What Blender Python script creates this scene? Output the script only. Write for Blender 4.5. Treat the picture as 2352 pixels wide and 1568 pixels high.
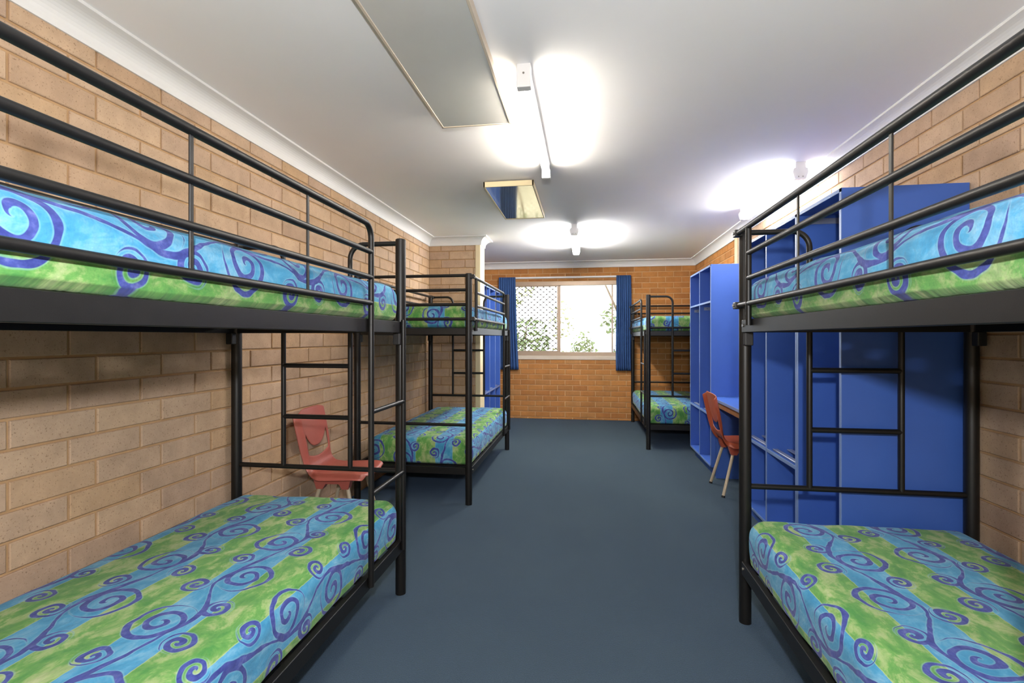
import bpy, bmesh, math, random
from mathutils import Vector, Matrix, noise

for o in list(bpy.data.objects):
    bpy.data.objects.remove(o, do_unlink=True)
SC = bpy.context.scene
COL = SC.collection
R = random.Random(7)

# ------------------------------------------------------------------ camera
F_PX, YAW, V0, EYE = 1133.24, 0.1475, 775.6, 1.32
cd = bpy.data.cameras.new('camera')
cd.sensor_width = 36.0
cd.lens = F_PX / 2352 * 36.0
cd.shift_y = -(784 - V0) / 2352
cd.clip_start = 0.02
cam = bpy.data.objects.new('camera', cd)
COL.objects.link(cam)
cam.location = (0, 0, EYE)
cam.rotation_euler = (math.pi / 2, 0, YAW)
SC.camera = cam

# ------------------------------------------------------------------ world, light, exposure
W = bpy.data.worlds.new('hazy_sky')
SC.world = W
W.use_nodes = True
bg = W.node_tree.nodes['Background']
bg.inputs[0].default_value = (0.86, 0.93, 1.0, 1)
bg.inputs[1].default_value = 0.85

fl = bpy.data.lights.new('camera_flash', 'POINT')       # flash on the photographer's camera (its shadows show in the photo)
fl.energy = 34
fl.color = (0.94, 0.97, 1.0)
fl.shadow_soft_size = 0.035
flo = bpy.data.objects.new('camera_flash', fl)
COL.objects.link(flo)
flo.location = (0.03, -0.16, 1.60)

TUBE_WARM = ((1.0, 0.925, 0.80), 15.5)
TUBE_COOL = ((0.95, 0.98, 1.0), 8.0)
TUBE_FAR = ((1.0, 0.97, 0.93), 25.0)

SC.view_settings.view_transform = 'Standard'
SC.view_settings.look = 'None'
SC.view_settings.gamma = 1
SC.view_settings.use_curve_mapping = False
SC.view_settings.exposure = 2.42

# ------------------------------------------------------------------ room numbers (metres)
WL, WR, YB, YF, ZC = -1.912, 1.705, -1.30, 8.041, 2.555
PIER_Y0, PIER_Y1, PIER_X = 5.89, 6.13, -1.264

# ------------------------------------------------------------------ helpers
def srgb(r, g, b):
    f = lambda c: (c / 255 / 12.92) if c / 255 <= 0.04045 else ((c / 255 + 0.055) / 1.055) ** 2.4
    return (f(r), f(g), f(b), 1)

class NT:
    def __init__(s, name):
        s.m = bpy.data.materials.new(name)
        s.m.use_nodes = True
        s.t = s.m.node_tree
        s.p = s.t.nodes['Principled BSDF']
        s.out = s.t.nodes['Material Output']
    def n(s, kind, **kw):
        nd = s.t.nodes.new(kind)
        for k, v in kw.items():
            setattr(nd, k, v)
        return nd
    def set(s, nd, key, val):
        if hasattr(val, 'is_output') or isinstance(val, bpy.types.NodeSocket):
            s.t.links.new(val, nd.inputs[key])
        else:
            nd.inputs[key].default_value = val
    def math(s, op, a, b=None, c=None):
        nd = s.n('ShaderNodeMath', operation=op)
        for i, v in enumerate((a, b, c)):
            if v is not None:
                s.set(nd, i, v)
        return nd.outputs[0]
    def vmath(s, op, a, b=None):
        nd = s.n('ShaderNodeVectorMath', operation=op)
        s.set(nd, 0, a)
        if b is not None:
            s.set(nd, 1, b)
        return nd.outputs['Value'] if op in ('LENGTH', 'DOT_PRODUCT') else nd.outputs['Vector']
    def noise(s, vec, scale, detail=3, rough=0.5, dist=0.0):
        nd = s.n('ShaderNodeTexNoise')
        if vec is not None:
            s.set(nd, 'Vector', vec)
        nd.inputs['Scale'].default_value = scale
        nd.inputs['Detail'].default_value = detail
        nd.inputs['Roughness'].default_value = rough
        nd.inputs['Distortion'].default_value = dist
        return nd.outputs[0]
    def ramp(s, fac, stops, interp='LINEAR'):
        nd = s.n('ShaderNodeValToRGB')
        cr = nd.color_ramp
        cr.interpolation = interp
        while len(cr.elements) < len(stops):
            cr.elements.new(0.5)
        for e, (p, c) in zip(cr.elements, stops):
            e.position = p
            e.color = c if len(c) == 4 else (*c, 1)
        s.set(nd, 0, fac)
        return nd.outputs[0]
    def mix(s, fac, a, b, mode='MIX'):
        nd = s.n('ShaderNodeMix', data_type='RGBA', blend_type=mode)
        s.set(nd, 0, fac)
        s.set(nd, 6, a)
        s.set(nd, 7, b)
        return nd.outputs[2]
    def bump(s, h, strength, dist):
        nd = s.n('ShaderNodeBump')
        s.set(nd, 'Height', h)
        nd.inputs['Strength'].default_value = strength
        nd.inputs['Distance'].default_value = dist
        s.t.links.new(nd.outputs[0], s.p.inputs['Normal'])
    def pos(s):
        return s.n('ShaderNodeNewGeometry').outputs['Position']
    def fin(s, col=None, rough=None, metal=None, spec=None):
        if col is not None: s.set(s.p, 'Base Color', col)
        if rough is not None: s.set(s.p, 'Roughness', rough)
        if metal is not None: s.set(s.p, 'Metallic', metal)
        if spec is not None: s.set(s.p, 'Specular IOR Level', spec)
        return s.m

def plain(name, col, rough=0.5, metal=0.0, spec=0.5, var=0.06, scale=6.0, bump=0.0, bscale=200):
    t = NT(name)
    p = t.pos()
    k = t.noise(p, scale, 4, 0.6)
    f = t.ramp(k, [(0.3, (1 - var,) * 3), (0.7, (1 + var,) * 3)])
    c = t.mix(1.0, col, f, 'MULTIPLY')
    if bump:
        t.bump(t.noise(p, bscale, 2), bump, 0.002)
    return t.fin(c, rough, metal, spec)

def brick_mat(name, stops, speck, speck_amt, stain):
    t = NT(name)
    p = t.pos()
    oi = t.n('ShaderNodeObjectInfo').outputs['Random']
    ri = t.n('ShaderNodeNewGeometry').outputs['Random Per Island']
    r = t.math('FRACT', t.math('ADD', oi, ri))
    base = t.ramp(r, stops)
    base = t.mix(1.0, base, t.ramp(t.noise(p, 9, 4, 0.65), [(0.3, (0.86,) * 3), (0.7, (1.1,) * 3)]), 'MULTIPLY')
    sp = t.noise(p, 150, 2, 0.6)
    m1 = t.ramp(sp, [(speck_amt, (1, 1, 1)), (speck_amt + 0.03, (0, 0, 0))])
    base = t.mix(t.math('MULTIPLY', m1, 0.55), base, speck)
    m2 = t.ramp(t.noise(p, 320, 1), [(0.72, (0, 0, 0)), (0.75, (1, 1, 1))])
    base = t.mix(t.math('MULTIPLY', m2, 0.35), base, (0.75, 0.66, 0.55, 1))
    st = t.ramp(t.noise(p, 2.3, 5, 0.7), [(0.60, (0, 0, 0)), (0.74, (1, 1, 1))])
    base = t.mix(t.math('MULTIPLY', st, 0.4), base, stain)
    t.bump(t.noise(p, 160, 3, 0.6), 0.35, 0.003)
    return t.fin(base, 0.88, 0, 0.2)

M = {}
M['pale_brick'] = brick_mat('pale_sand_brick',
    [(0.0, srgb(187, 160, 136)), (0.35, srgb(194, 165, 136)), (0.6, srgb(181, 154, 132)), (0.85, srgb(190, 158, 124)), (1.0, srgb(175, 148, 127))],
    srgb(112, 84, 60), 0.335, srgb(158, 130, 104))
M['pale_mortar'] = plain('pale_mortar', srgb(182, 148, 110), 0.95, 0, 0.1, 0.12, 14, 0.4, 120)
M['red_brick'] = brick_mat('orange_clay_brick',
    [(0.0, srgb(178, 122, 68)), (0.4, srgb(188, 130, 74)), (0.7, srgb(167, 112, 63)), (1.0, srgb(181, 131, 80))],
    srgb(110, 66, 36), 0.26, srgb(168, 110, 64))
M['red_mortar'] = plain('buff_mortar', srgb(206, 166, 122), 0.95, 0, 0.1, 0.1, 14, 0.4, 120)
M['ceiling'] = plain('ceiling_white_paint', srgb(243, 242, 243), 0.85, 0, 0.2, 0.015, 1.2)
M['cornice'] = plain('cornice_white_gloss', srgb(222, 221, 220), 0.5, 0, 0.4, 0.01, 1)
M['cream'] = plain('cream_timber_paint', srgb(222, 206, 168), 0.45, 0, 0.4, 0.04, 5)
M['plaster'] = plain('painted_plaster', srgb(205, 180, 150), 0.9, 0, 0.2, 0.03, 2)
M['black'] = plain('black_powder_coat', (0.0062, 0.0058, 0.0056, 1), 0.42, 0, 0.45, 0.15, 30, 0.05, 500)
M['plastic_black'] = plain('black_plastic', (0.012, 0.012, 0.013, 1), 0.5, 0, 0.5, 0.05)
M['bolt'] = plain('zinc_bolt', (0.35, 0.33, 0.30, 1), 0.35, 0.9, 0.5, 0.05)
M['blue'] = plain('blue_laminate', srgb(62, 98, 178), 0.42, 0, 0.45, 0.05, 3, 0.05, 300)
M['blue_edge'] = plain('pale_blue_edging', srgb(112, 136, 184), 0.4, 0, 0.5, 0.04, 3)
M['slat'] = plain('grey_slat_metal', srgb(150, 158, 178), 0.35, 0.4, 0.5, 0.05)
M['chrome'] = plain('dull_chrome', (0.55, 0.54, 0.5, 1), 0.25, 0.9)
M['wood_edge'] = plain('brown_timber_edge', srgb(140, 98, 62), 0.5, 0, 0.4, 0.15, 20)
M['chair_red'] = plain('salmon_plastic', srgb(170, 91, 80), 0.33, 0, 0.5, 0.05, 8, 0.05, 400)
M['chair_orange'] = plain('orange_red_plastic', srgb(170, 84, 58), 0.33, 0, 0.5, 0.05, 8, 0.05, 400)
M['chair_leg'] = plain('beige_leg_paint', srgb(196, 180, 154), 0.4, 0.1, 0.5, 0.05)
M['fix_white'] = plain('white_enamel', srgb(226, 226, 226), 0.4, 0, 0.5, 0.02)
M['alu'] = plain('bronze_window_aluminium', srgb(172, 150, 128), 0.4, 0.3, 0.5, 0.04)
M['sill'] = plain('pale_sill_paint', srgb(206, 192, 174), 0.5, 0, 0.4, 0.03)
M['mesh_dark'] = plain('dark_mesh_wire', srgb(74, 62, 50), 0.5, 0.3)
M['curtain'] = plain('blue_curtain_cloth', srgb(58, 88, 138), 0.85, 0, 0.15, 0.08, 12, 0.2, 900)
M['bark'] = plain('grey_bark', srgb(128, 112, 92), 0.9, 0, 0.1, 0.25, 9, 0.6, 30)
M['leaf'] = plain('olive_leaf', srgb(112, 128, 80), 0.5, 0, 0.4, 0.35, 3)
M['leaf_b'] = plain('yellow_green_leaf', srgb(142, 146, 100), 0.5, 0, 0.4, 0.35, 3)
M['ground'] = plain('dry_pale_ground', srgb(200, 190, 168), 0.95, 0, 0.1, 0.15, 2)

def heater(name, rough, col, metal=1.0):
    t = NT(name)
    p = t.pos()
    r = t.ramp(t.noise(p, 5, 5, 0.7), [(0.35, (rough,) * 3), (0.7, (rough * 1.7,) * 3)])
    st = t.ramp(t.noise(p, 60, 3, 0.7), [(0.66, (0, 0, 0)), (0.70, (1, 1, 1))])
    c = t.mix(t.math('MULTIPLY', st, 0.35), col, (0.30, 0.25, 0.16, 1))
    return t.fin(c, r, metal)
M['heater_satin'] = plain('satin_heater_enamel', srgb(212, 210, 206), 0.34, 0.12, 0.6, 0.03, 4)
M['heater_mirror'] = heater('polished_heater_metal', 0.06, (0.74, 0.68, 0.48, 1), 0.85)

t = NT('blue_green_carpet')
p = t.pos()
c = t.ramp(t.noise(p, 260, 3, 0.7), [(0.30, srgb(37, 46, 46)), (0.55, srgb(58, 70, 68)), (0.75, srgb(80, 90, 87))])
fl_ = t.ramp(t.noise(p, 330, 1), [(0.70, (0, 0, 0)), (0.73, (1, 1, 1))])
c = t.mix(t.math('MULTIPLY', fl_, 0.35), c, srgb(120, 84, 60))
c = t.mix(1.0, c, t.ramp(t.noise(p, 1.3, 4, 0.6), [(0.3, (0.90,) * 3), (0.7, (1.08,) * 3)]), 'MULTIPLY')
t.bump(t.noise(p, 300, 3, 0.7), 0.8, 0.006)
t.p.inputs['Sheen Weight'].default_value = 0.32
t.p.inputs['Sheen Roughness'].default_value = 0.4
t.p.inputs['Sheen Tint'].default_value = (0.35, 0.55, 1.0, 1)
M['carpet'] = t.fin(c, 0.95, 0, 0.1)

t = NT('window_glass')
tr = t.n('ShaderNodeBsdfTransparent')
gl = t.n('ShaderNodeBsdfGlossy')
gl.inputs['Roughness'].default_value = 0.02
fr = t.n('ShaderNodeFresnel')
fr.inputs[0].default_value = 1.45
mx = t.n('ShaderNodeMixShader')
t.t.links.new(fr.outputs[0], mx.inputs[0])
t.t.links.new(tr.outputs[0], mx.inputs[1])
t.t.links.new(gl.outputs[0], mx.inputs[2])
t.t.links.new(mx.outputs[0], t.out.inputs[0])
M['glass'] = t.m

def emit(name, cs):
    t = NT(name)
    t.p.inputs['Base Color'].default_value = (0.9, 0.9, 0.9, 1)
    t.p.inputs['Emission Color'].default_value = (*cs[0], 1)
    t.p.inputs['Emission Strength'].default_value = cs[1]
    return t.m
M['tube_warm'] = emit('lit_warm_tube', TUBE_WARM)
M['tube_cool'] = emit('lit_cool_diffuser', TUBE_COOL)
M['tube_far'] = emit('lit_white_diffuser', TUBE_FAR)

# ---- printed cotton: green and blue stripes along the bed, purple-blue vines with curls
def spiral_group():
    g = bpy.data.node_groups.new('curl_distance', 'ShaderNodeTree')
    I = g.interface
    for nm, ty in (('P', 'NodeSocketVector'), ('C', 'NodeSocketVector'), ('R', 'NodeSocketFloat'), ('Pitch', 'NodeSocketFloat'), ('Phase', 'NodeSocketFloat'), ('Dir', 'NodeSocketFloat')):
        I.new_socket(nm, in_out='INPUT', socket_type=ty)
    I.new_socket('D', in_out='OUTPUT', socket_type='NodeSocketFloat')
    N, L = g.nodes, g.links
    gi, go = N.new('NodeGroupInput'), N.new('NodeGroupOutput')
    def mt(op, a, b=None):
        nd = N.new('ShaderNodeMath'); nd.operation = op
        for i, v in enumerate((a, b)):
            if v is None: continue
            if isinstance(v, (int, float)): nd.inputs[i].default_value = v
            else: L.new(v, nd.inputs[i])
        return nd.outputs[0]
    sub = N.new('ShaderNodeVectorMath'); sub.operation = 'SUBTRACT'
    L.new(gi.outputs['P'], sub.inputs[0]); L.new(gi.outputs['C'], sub.inputs[1])
    sx = N.new('ShaderNodeSeparateXYZ'); L.new(sub.outputs[0], sx.inputs[0])
    x, y = sx.outputs[0], sx.outputs[1]
    r = mt('SQRT', mt('ADD', mt('MULTIPLY', x, x), mt('MULTIPLY', y, y)))
    a = mt('DIVIDE', mt('ARCTAN2', y, x), 2 * math.pi)
    q = mt('ADD', mt('SUBTRACT', mt('DIVIDE', r, gi.outputs['Pitch']), mt('MULTIPLY', a, gi.outputs['Dir'])), gi.outputs['Phase'])
    d = mt('MULTIPLY', mt('ABSOLUTE', mt('SUBTRACT', mt('FRACT', q), 0.5)), gi.outputs['Pitch'])
    d = mt('MAXIMUM', d, mt('SUBTRACT', r, gi.outputs['R']))
    d = mt('MAXIMUM', d, mt('SUBTRACT', mt('MULTIPLY', gi.outputs['Pitch'], 0.35), r))
    L.new(d, go.inputs['D'])
    return g
SPG = spiral_group()

def print_mat():
    t = NT('striped_vine_print_cotton')
    uv = t.n('ShaderNodeUVMap').outputs[0]
    rnd = t.n('ShaderNodeObjectInfo').outputs['Random']
    cmb = t.n('ShaderNodeCombineXYZ')
    t.set(cmb, 1, t.math('MULTIPLY', rnd, 0.56))
    uv = t.vmath('ADD', uv, cmb.outputs[0])
    nz = t.n('ShaderNodeTexNoise'); t.set(nz, 'Vector', uv); nz.inputs['Scale'].default_value = 9; nz.inputs['Detail'].default_value = 2
    dis = t.vmath('SUBTRACT', nz.outputs[1], (0.5, 0.5, 0.5))
    dis = t.vmath('MULTIPLY', dis, (0.035, 0.035, 0))
    q = t.vmath('ADD', uv, dis)
    P, LP = 0.31, 0.56
    s0 = t.n('ShaderNodeSeparateXYZ'); t.set(s0, 0, uv)
    sx = t.n('ShaderNodeSeparateXYZ'); t.set(sx, 0, q)
    fx = t.math('MULTIPLY', t.math('SUBTRACT', t.math('FRACT', t.math('DIVIDE', sx.outputs[0], P)), 0.5), P)
    cell = t.math('FLOOR', t.math('DIVIDE', sx.outputs[0], P))
    yy = t.math('ADD', sx.outputs[1], t.math('MULTIPLY', cell, 0.21))
    fy = t.math('MULTIPLY', t.math('FRACT', t.math('DIVIDE', yy, LP)), LP)
    cp = t.n('ShaderNodeCombineXYZ'); t.set(cp, 0, fx); t.set(cp, 1, fy)
    pv = cp.outputs[0]
    # stem
    w1 = t.math('MULTIPLY', t.math('SINE', t.math('MULTIPLY', fy, 2 * math.pi / LP)), 0.042)
    w2 = t.math('MULTIPLY', t.math('SINE', t.math('MULTIPLY', fy, 4 * math.pi / LP)), 0.010)
    d = t.math('MULTIPLY', t.math('ABSOLUTE', t.math('SUBTRACT', fx, t.math('ADD', w1, w2))), 0.85)
    thin = t.math('MULTIPLY', t.math('ADD', t.math('SINE', t.math('MULTIPLY', fy, 4 * math.pi / LP)), 1.0), 0.0022)
    d = t.math('ADD', d, thin)
    for (cx, cy, R_, pt, ph, dr) in (
            (-0.030, 0.140, 0.080, 0.043, 0.10, 1), (0.030, 0.420, 0.080, 0.043, 0.60, 1),
            (0.092, 0.070, 0.036, 0.027, 0.2, -1), (-0.092, 0.350, 0.036, 0.027, 0.7, -1),
            (0.075, 0.262, 0.034, 0.026, 0.45, 1), (-0.070, 0.515, 0.034, 0.026, 0.95, 1)):
        g = t.n('ShaderNodeGroup'); g.node_tree = SPG
        t.set(g, 'P', pv); t.set(g, 'C', (cx, cy, 0)); t.set(g, 'R', R_); t.set(g, 'Pitch', pt); t.set(g, 'Phase', ph); t.set(g, 'Dir', float(dr))
        d = t.math('MINIMUM', d, g.outputs[0])
    wid = t.math('ADD', 0.0046, t.math('MULTIPLY', t.noise(uv, 11, 2), 0.0068))
    dd = t.math('SUBTRACT', d, wid)
    ink = t.ramp(t.math('ADD', t.math('MULTIPLY', dd, 100.0), 0.5), [(0.45, (1, 1, 1)), (0.60, (0, 0, 0))])
    halo = t.ramp(t.math('ADD', t.math('MULTIPLY', dd, 100.0), 0.1), [(0.30, (1, 1, 1)), (0.55, (0, 0, 0))])
    # stripes (edges nearly straight)
    ns = t.math('MULTIPLY', t.math('SUBTRACT', t.noise(uv, 40, 2), 0.5), 0.006)
    gx = t.math('ABSOLUTE', t.math('MULTIPLY', t.math('SUBTRACT', t.math('FRACT', t.math('DIVIDE', t.math('ADD', s0.outputs[0], ns), P)), 0.5), P))
    green = t.math('GREATER_THAN', gx, 0.074)
    edge = t.math('LESS_THAN', t.math('ABSOLUTE', t.math('SUBTRACT', gx, 0.074)), 0.0018)
    st = t.vmath('MULTIPLY', uv, (1.0, 0.62, 1.0))
    m1 = t.noise(st, 15, 6, 0.68, 0.4)
    m2 = t.noise(st, 38, 4, 0.65, 0.2)
    gcol = t.ramp(m1, [(0.36, srgb(84, 152, 78)), (0.49, srgb(116, 172, 90)), (0.56, srgb(160, 190, 120)), (0.68, srgb(192, 204, 150))])
    gcol = t.mix(t.math('MULTIPLY', t.ramp(m2, [(0.45, (0, 0, 0)), (0.7, (1, 1, 1))]), 0.35), gcol, srgb(92, 158, 78))
    bcol = t.ramp(m1, [(0.34, srgb(62, 146, 190)), (0.50, srgb(84, 166, 206)), (0.62, srgb(122, 184, 216)), (0.74, srgb(160, 204, 222))])
    bcol = t.mix(t.math('MULTIPLY', t.ramp(m2, [(0.45, (0, 0, 0)), (0.7, (1, 1, 1))]), 0.3), bcol, srgb(70, 158, 204))
    col = t.mix(green, bcol, gcol)
    col = t.mix(t.math('MULTIPLY', edge, 0.6), col, srgb(190, 208, 130))
    col = t.mix(t.math('MULTIPLY', halo, 0.3), col, srgb(160, 204, 218))
    icol = t.ramp(m2, [(0.35, srgb(58, 68, 142)), (0.55, srgb(78, 90, 166)), (0.74, srgb(118, 128, 194))])
    col = t.mix(ink, col, icol)
    col = t.mix(1.0, col, (0.76, 0.76, 0.78, 1), 'MULTIPLY')
    t.bump(t.noise(uv, 14, 4, 0.6), 0.35, 0.02)
    t.p.inputs['Sheen Weight'].default_value = 0.1
    return t.fin(col, 0.85, 0, 0.15)
M['print'] = print_mat()

# ------------------------------------------------------------------ mesh helpers
def link(o):
    COL.objects.link(o)
    return o

def mesh_obj(name, me, mat, parent=None, smooth=False):
    if mat is not None and not me.materials:
        me.materials.append(M[mat] if isinstance(mat, str) else mat)
    if smooth:
        for p in me.polygons:
            p.use_smooth = True
    o = link(bpy.data.objects.new(name, me))
    if parent is not None:
        o.parent = parent
    return o

def from_bm(bm, name):
    me = bpy.data.meshes.new(name)
    bmesh.ops.recalc_face_normals(bm, faces=bm.faces)
    bm.to_mesh(me)
    bm.free()
    return me

def smooth_by_angle(me, ang=0.7):
    bm = bmesh.new(); bm.from_mesh(me)
    for f in bm.faces: f.smooth = True
    for e in bm.edges:
        if len(e.link_faces) == 2 and e.calc_face_angle(0) > ang: e.smooth = False
    bm.to_mesh(me); bm.free()

def thing(name, label, cat, loc=(0, 0, 0), rz=0.0, group=None, kind=None):
    o = link(bpy.data.objects.new(name, None))
    o.empty_display_size = 0.1
    o.location = loc
    o.rotation_euler = (0, 0, rz)
    if label: o['label'] = label
    if cat: o['category'] = cat
    if group: o['group'] = group
    if kind: o['kind'] = kind
    return o

def tag(o, label=None, cat=None, group=None, kind=None):
    if label: o['label'] = label
    if cat: o['category'] = cat
    if group: o['group'] = group
    if kind: o['kind'] = kind
    return o

def bm_box(bm, a, b, bev=0.0, seg=2):
    x0, x1 = sorted((a[0], b[0])); y0, y1 = sorted((a[1], b[1])); z0, z1 = sorted((a[2], b[2]))
    n0 = set(bm.verts)
    r = bmesh.ops.create_cube(bm, size=1.0)
    for v in r['verts']:
        v.co = Vector((x0 + (v.co.x + .5) * (x1 - x0), y0 + (v.co.y + .5) * (y1 - y0), z0 + (v.co.z + .5) * (z1 - z0)))
    if bev > 0:
        es = {e for v in r['verts'] for e in v.link_edges}
        bmesh.ops.bevel(bm, geom=list(es), offset=bev, segments=seg, affect='EDGES', profile=0.5)

def box(name, a, b, mat, parent=None, bev=0.002, seg=1):
    bm = bmesh.new()
    bm_box(bm, a, b, bev, seg)
    return mesh_obj(name, from_bm(bm, name), mat, parent)

def round_path(pts, rad, n=7):
    """fillet the inner corners of a polyline"""
    pts = [Vector(p) for p in pts]
    out = [pts[0]]
    for i in range(1, len(pts) - 1):
        a, b, c = pts[i - 1], pts[i], pts[i + 1]
        d1, d2 = (a - b).normalized(), (c - b).normalized()
        r = min(rad, (a - b).length * .49, (c - b).length * .49)
        half = math.acos(max(-1, min(1, d1.dot(d2)))) / 2
        tl = r
        rr = tl * math.tan(half)
        cen = b + (d1 + d2).normalized() * (rr / math.sin(half))
        p1, p2 = b + d1 * tl, b + d2 * tl
        v1, v2 = p1 - cen, p2 - cen
        for k in range(n + 1):
            out.append(cen + (v1.normalized().slerp(v2.normalized(), k / n)) * rr)
    out.append(pts[-1])
    return out

def bm_tube(bm, pts, r, seg=14, cap=True):
    pts = [Vector(p) for p in pts]
    rad = r if isinstance(r, (list, tuple)) else [r] * len(pts)
    rings = []
    t0 = (pts[1] - pts[0]).normalized()
    up = Vector((0, 0, 1)) if abs(t0.z) < 0.9 else Vector((0, 1, 0))
    nrm = t0.cross(up).normalized()
    for i, p in enumerate(pts):
        if i == 0: tg = t0
        elif i == len(pts) - 1: tg = (pts[i] - pts[i - 1]).normalized()
        else: tg = ((pts[i + 1] - pts[i]).normalized() + (pts[i] - pts[i - 1]).normalized()).normalized()
        nrm = (nrm - tg * nrm.dot(tg)).normalized()
        bi = tg.cross(nrm)
        rings.append([bm.verts.new(p + (nrm * math.cos(2 * math.pi * k / seg) + bi * math.sin(2 * math.pi * k / seg)) * rad[i]) for k in range(seg)])
    for i in range(len(rings) - 1):
        for k in range(seg):
            bm.faces.new((rings[i][k], rings[i][(k + 1) % seg], rings[i + 1][(k + 1) % seg], rings[i + 1][k]))
    if cap:
        bm.faces.new(list(reversed(rings[0])))
        bm.faces.new(rings[-1])

def tube(name, pts, r, mat, parent=None, seg=14):
    bm = bmesh.new()
    bm_tube(bm, pts, r, seg)
    me = from_bm(bm, name)
    smooth_by_angle(me)
    return mesh_obj(name, me, mat, parent)

def prism(name, poly, axis, a, b, mat, parent=None):
    """extrude a 2D polygon along axis ('x','y','z') from a to b"""
    bm = bmesh.new()
    def pt(u, v, w):
        return {'y': (u, w, v), 'x': (w, u, v), 'z': (u, v, w)}[axis]
    A = [bm.verts.new(pt(u, v, a)) for u, v in poly]
    B = [bm.verts.new(pt(u, v, b)) for u, v in poly]
    n = len(poly)
    bm.faces.new(A); bm.faces.new(list(reversed(B)))
    for i in range(n):
        bm.faces.new((A[i], B[i], B[(i + 1) % n], A[(i + 1) % n]))
    return mesh_obj(name, from_bm(bm, name), mat, parent)

def project(p):
    x, y, z = p
    c, s = math.cos(YAW), math.sin(YAW)
    zc = -x * s + y * c
    if zc < 0.15: return None
    xc = x * c + y * s
    return 1176 + F_PX * xc / zc, V0 + F_PX * (EYE - z) / zc, zc

# ------------------------------------------------------------------ brick walls
BR_CACHE = {}
def brick_mesh(l, h, mat, d=0.008, ch=0.003):
    key = (round(l, 3), round(h, 3), mat)
    if key in BR_CACHE: return BR_CACHE[key]
    vs, fs = brick_geo(l, h, d, ch)
    me = bpy.data.meshes.new('brick')
    me.from_pydata(vs, [], fs)
    me.materials.append(M[mat])
    BR_CACHE[key] = me
    return me

def brick_geo(l, h, d, ch):
    # local frame: x along wall, z up, front face towards -y (y = -d), back at y = 0
    vs = []
    for (ix, y) in ((ch, -d), (0, -d + ch), (0, 0.002)):
        c = min(ix, l * .2, h * .2)
        vs += [(c, y, c), (l - c, y, c), (l - c, y, h - c), (c, y, h - c)]
    fs = [(0, 1, 2, 3)]
    for r in (0, 4):
        for k in range(4):
            fs.append((r + k, r + 4 + k, r + 4 + (k + 1) % 4, r + (k + 1) % 4))
    return vs, fs

def brick_wall(wall, org, ang, length, z0, z1, bl, bh, jt, zphase, uphase, shift, mat, holes=(), limit=300, name='brick'):
    """bricks laid on the plane through org, x-axis turned by ang about z; front towards local -y"""
    rot = Matrix.Rotation(ang, 4, 'Z')
    base = Matrix.Translation(Vector(org)) @ rot
    pieces = []
    k0 = math.floor((z0 - zphase) / bh) - 1
    k = k0
    while zphase + k * bh < z1:
        za, zb = zphase + k * bh + jt / 2, zphase + (k + 1) * bh - jt / 2
        za, zb = max(za, z0), min(zb, z1)
        if zb - za > 0.012:
            u = uphase + (shift if k % 2 else 0)
            u -= math.ceil((u + bl) / bl) * bl
            while u < length:
                ua, ub = max(u + jt / 2, 0), min(u + bl - jt / 2, length)
                if ub - ua > 0.015:
                    rects = [(ua, ub, za, zb)]
                    for (ha, hb, hc, hd) in holes:
                        nr = []
                        for (a, b, c, d) in rects:
                            if b <= ha or a >= hb or d <= hc or c >= hd:
                                nr.append((a, b, c, d)); continue
                            if a < ha: nr.append((a, ha, c, d))
                            if b > hb: nr.append((hb, b, c, d))
                            m0, m1 = max(a, ha), min(b, hb)
                            if c < hc: nr.append((m0, m1, c, hc))
                            if d > hd: nr.append((m0, m1, hd, d))
                        rects = nr
                    for rc in rects:
                        if rc[1] - rc[0] > 0.015 and rc[3] - rc[2] > 0.012: pieces.append(rc)
                u += bl
        k += 1
    def score(rc):
        p = project(base @ Vector(((rc[0] + rc[1]) / 2, 0, (rc[2] + rc[3]) / 2)))
        if p is None: return -1
        a = project(base @ Vector((rc[0], 0, rc[2]))); b = project(base @ Vector((rc[1], 0, rc[3])))
        if a is None or b is None: return -1
        if max(a[0], b[0]) < -20 or min(a[0], b[0]) > 2372 or max(a[1], b[1]) < -20 or min(a[1], b[1]) > 1588: return -1
        return abs((a[0] - b[0]) * (a[1] - b[1]))
    pieces.sort(key=score, reverse=True)
    winv = Matrix.Identity(4)
    n = 0
    rest = []
    for rc in pieces:
        if n < limit and (score(rc) > 0 or len(pieces) <= limit):
            o = link(bpy.data.objects.new(name, brick_mesh(rc[1] - rc[0], rc[3] - rc[2], mat)))
            o.parent = wall
            o.matrix_local = base @ Matrix.Translation((rc[0], R.uniform(-0.0012, 0.0012), rc[2]))
            n += 1
        else:
            rest.append(rc)
    if rest:
        V, Fc = [], []
        for rc in rest:
            vs, fs = brick_geo(rc[1] - rc[0], rc[3] - rc[2], 0.008, 0.003)
            b0 = len(V)
            V += [tuple(base @ Vector((v[0] + rc[0], v[1], v[2] + rc[2]))) for v in vs]
            Fc += [tuple(i + b0 for i in f) for f in fs]
        me = bpy.data.meshes.new('brickwork')
        me.from_pydata(V, [], Fc)
        o = mesh_obj('brickwork', me, mat, wall)
        o['kind'] = 'stuff'

def wall_slab(name, a, b, mat, label):
    o = box(name, a, b, mat, None, 0)
    return tag(o, label, 'wall', kind='structure')

DP = 0.008   # bricks stand this far in front of the mortar
FL = box('floor', (WL - .2, YB - .2, -0.10), (WR + .2, YF + .2, 0), 'carpet', None, 0)
tag(FL, 'dark blue green speckled carpet floor between the bunk beds', 'floor', kind='structure')
CE = box('ceiling', (WL - .2, YB - .2, ZC), (WR + .2, YF + .2, ZC + .1), 'ceiling', None, 0)
tag(CE, 'flat white painted ceiling of the dormitory', 'ceiling', kind='structure')

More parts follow.
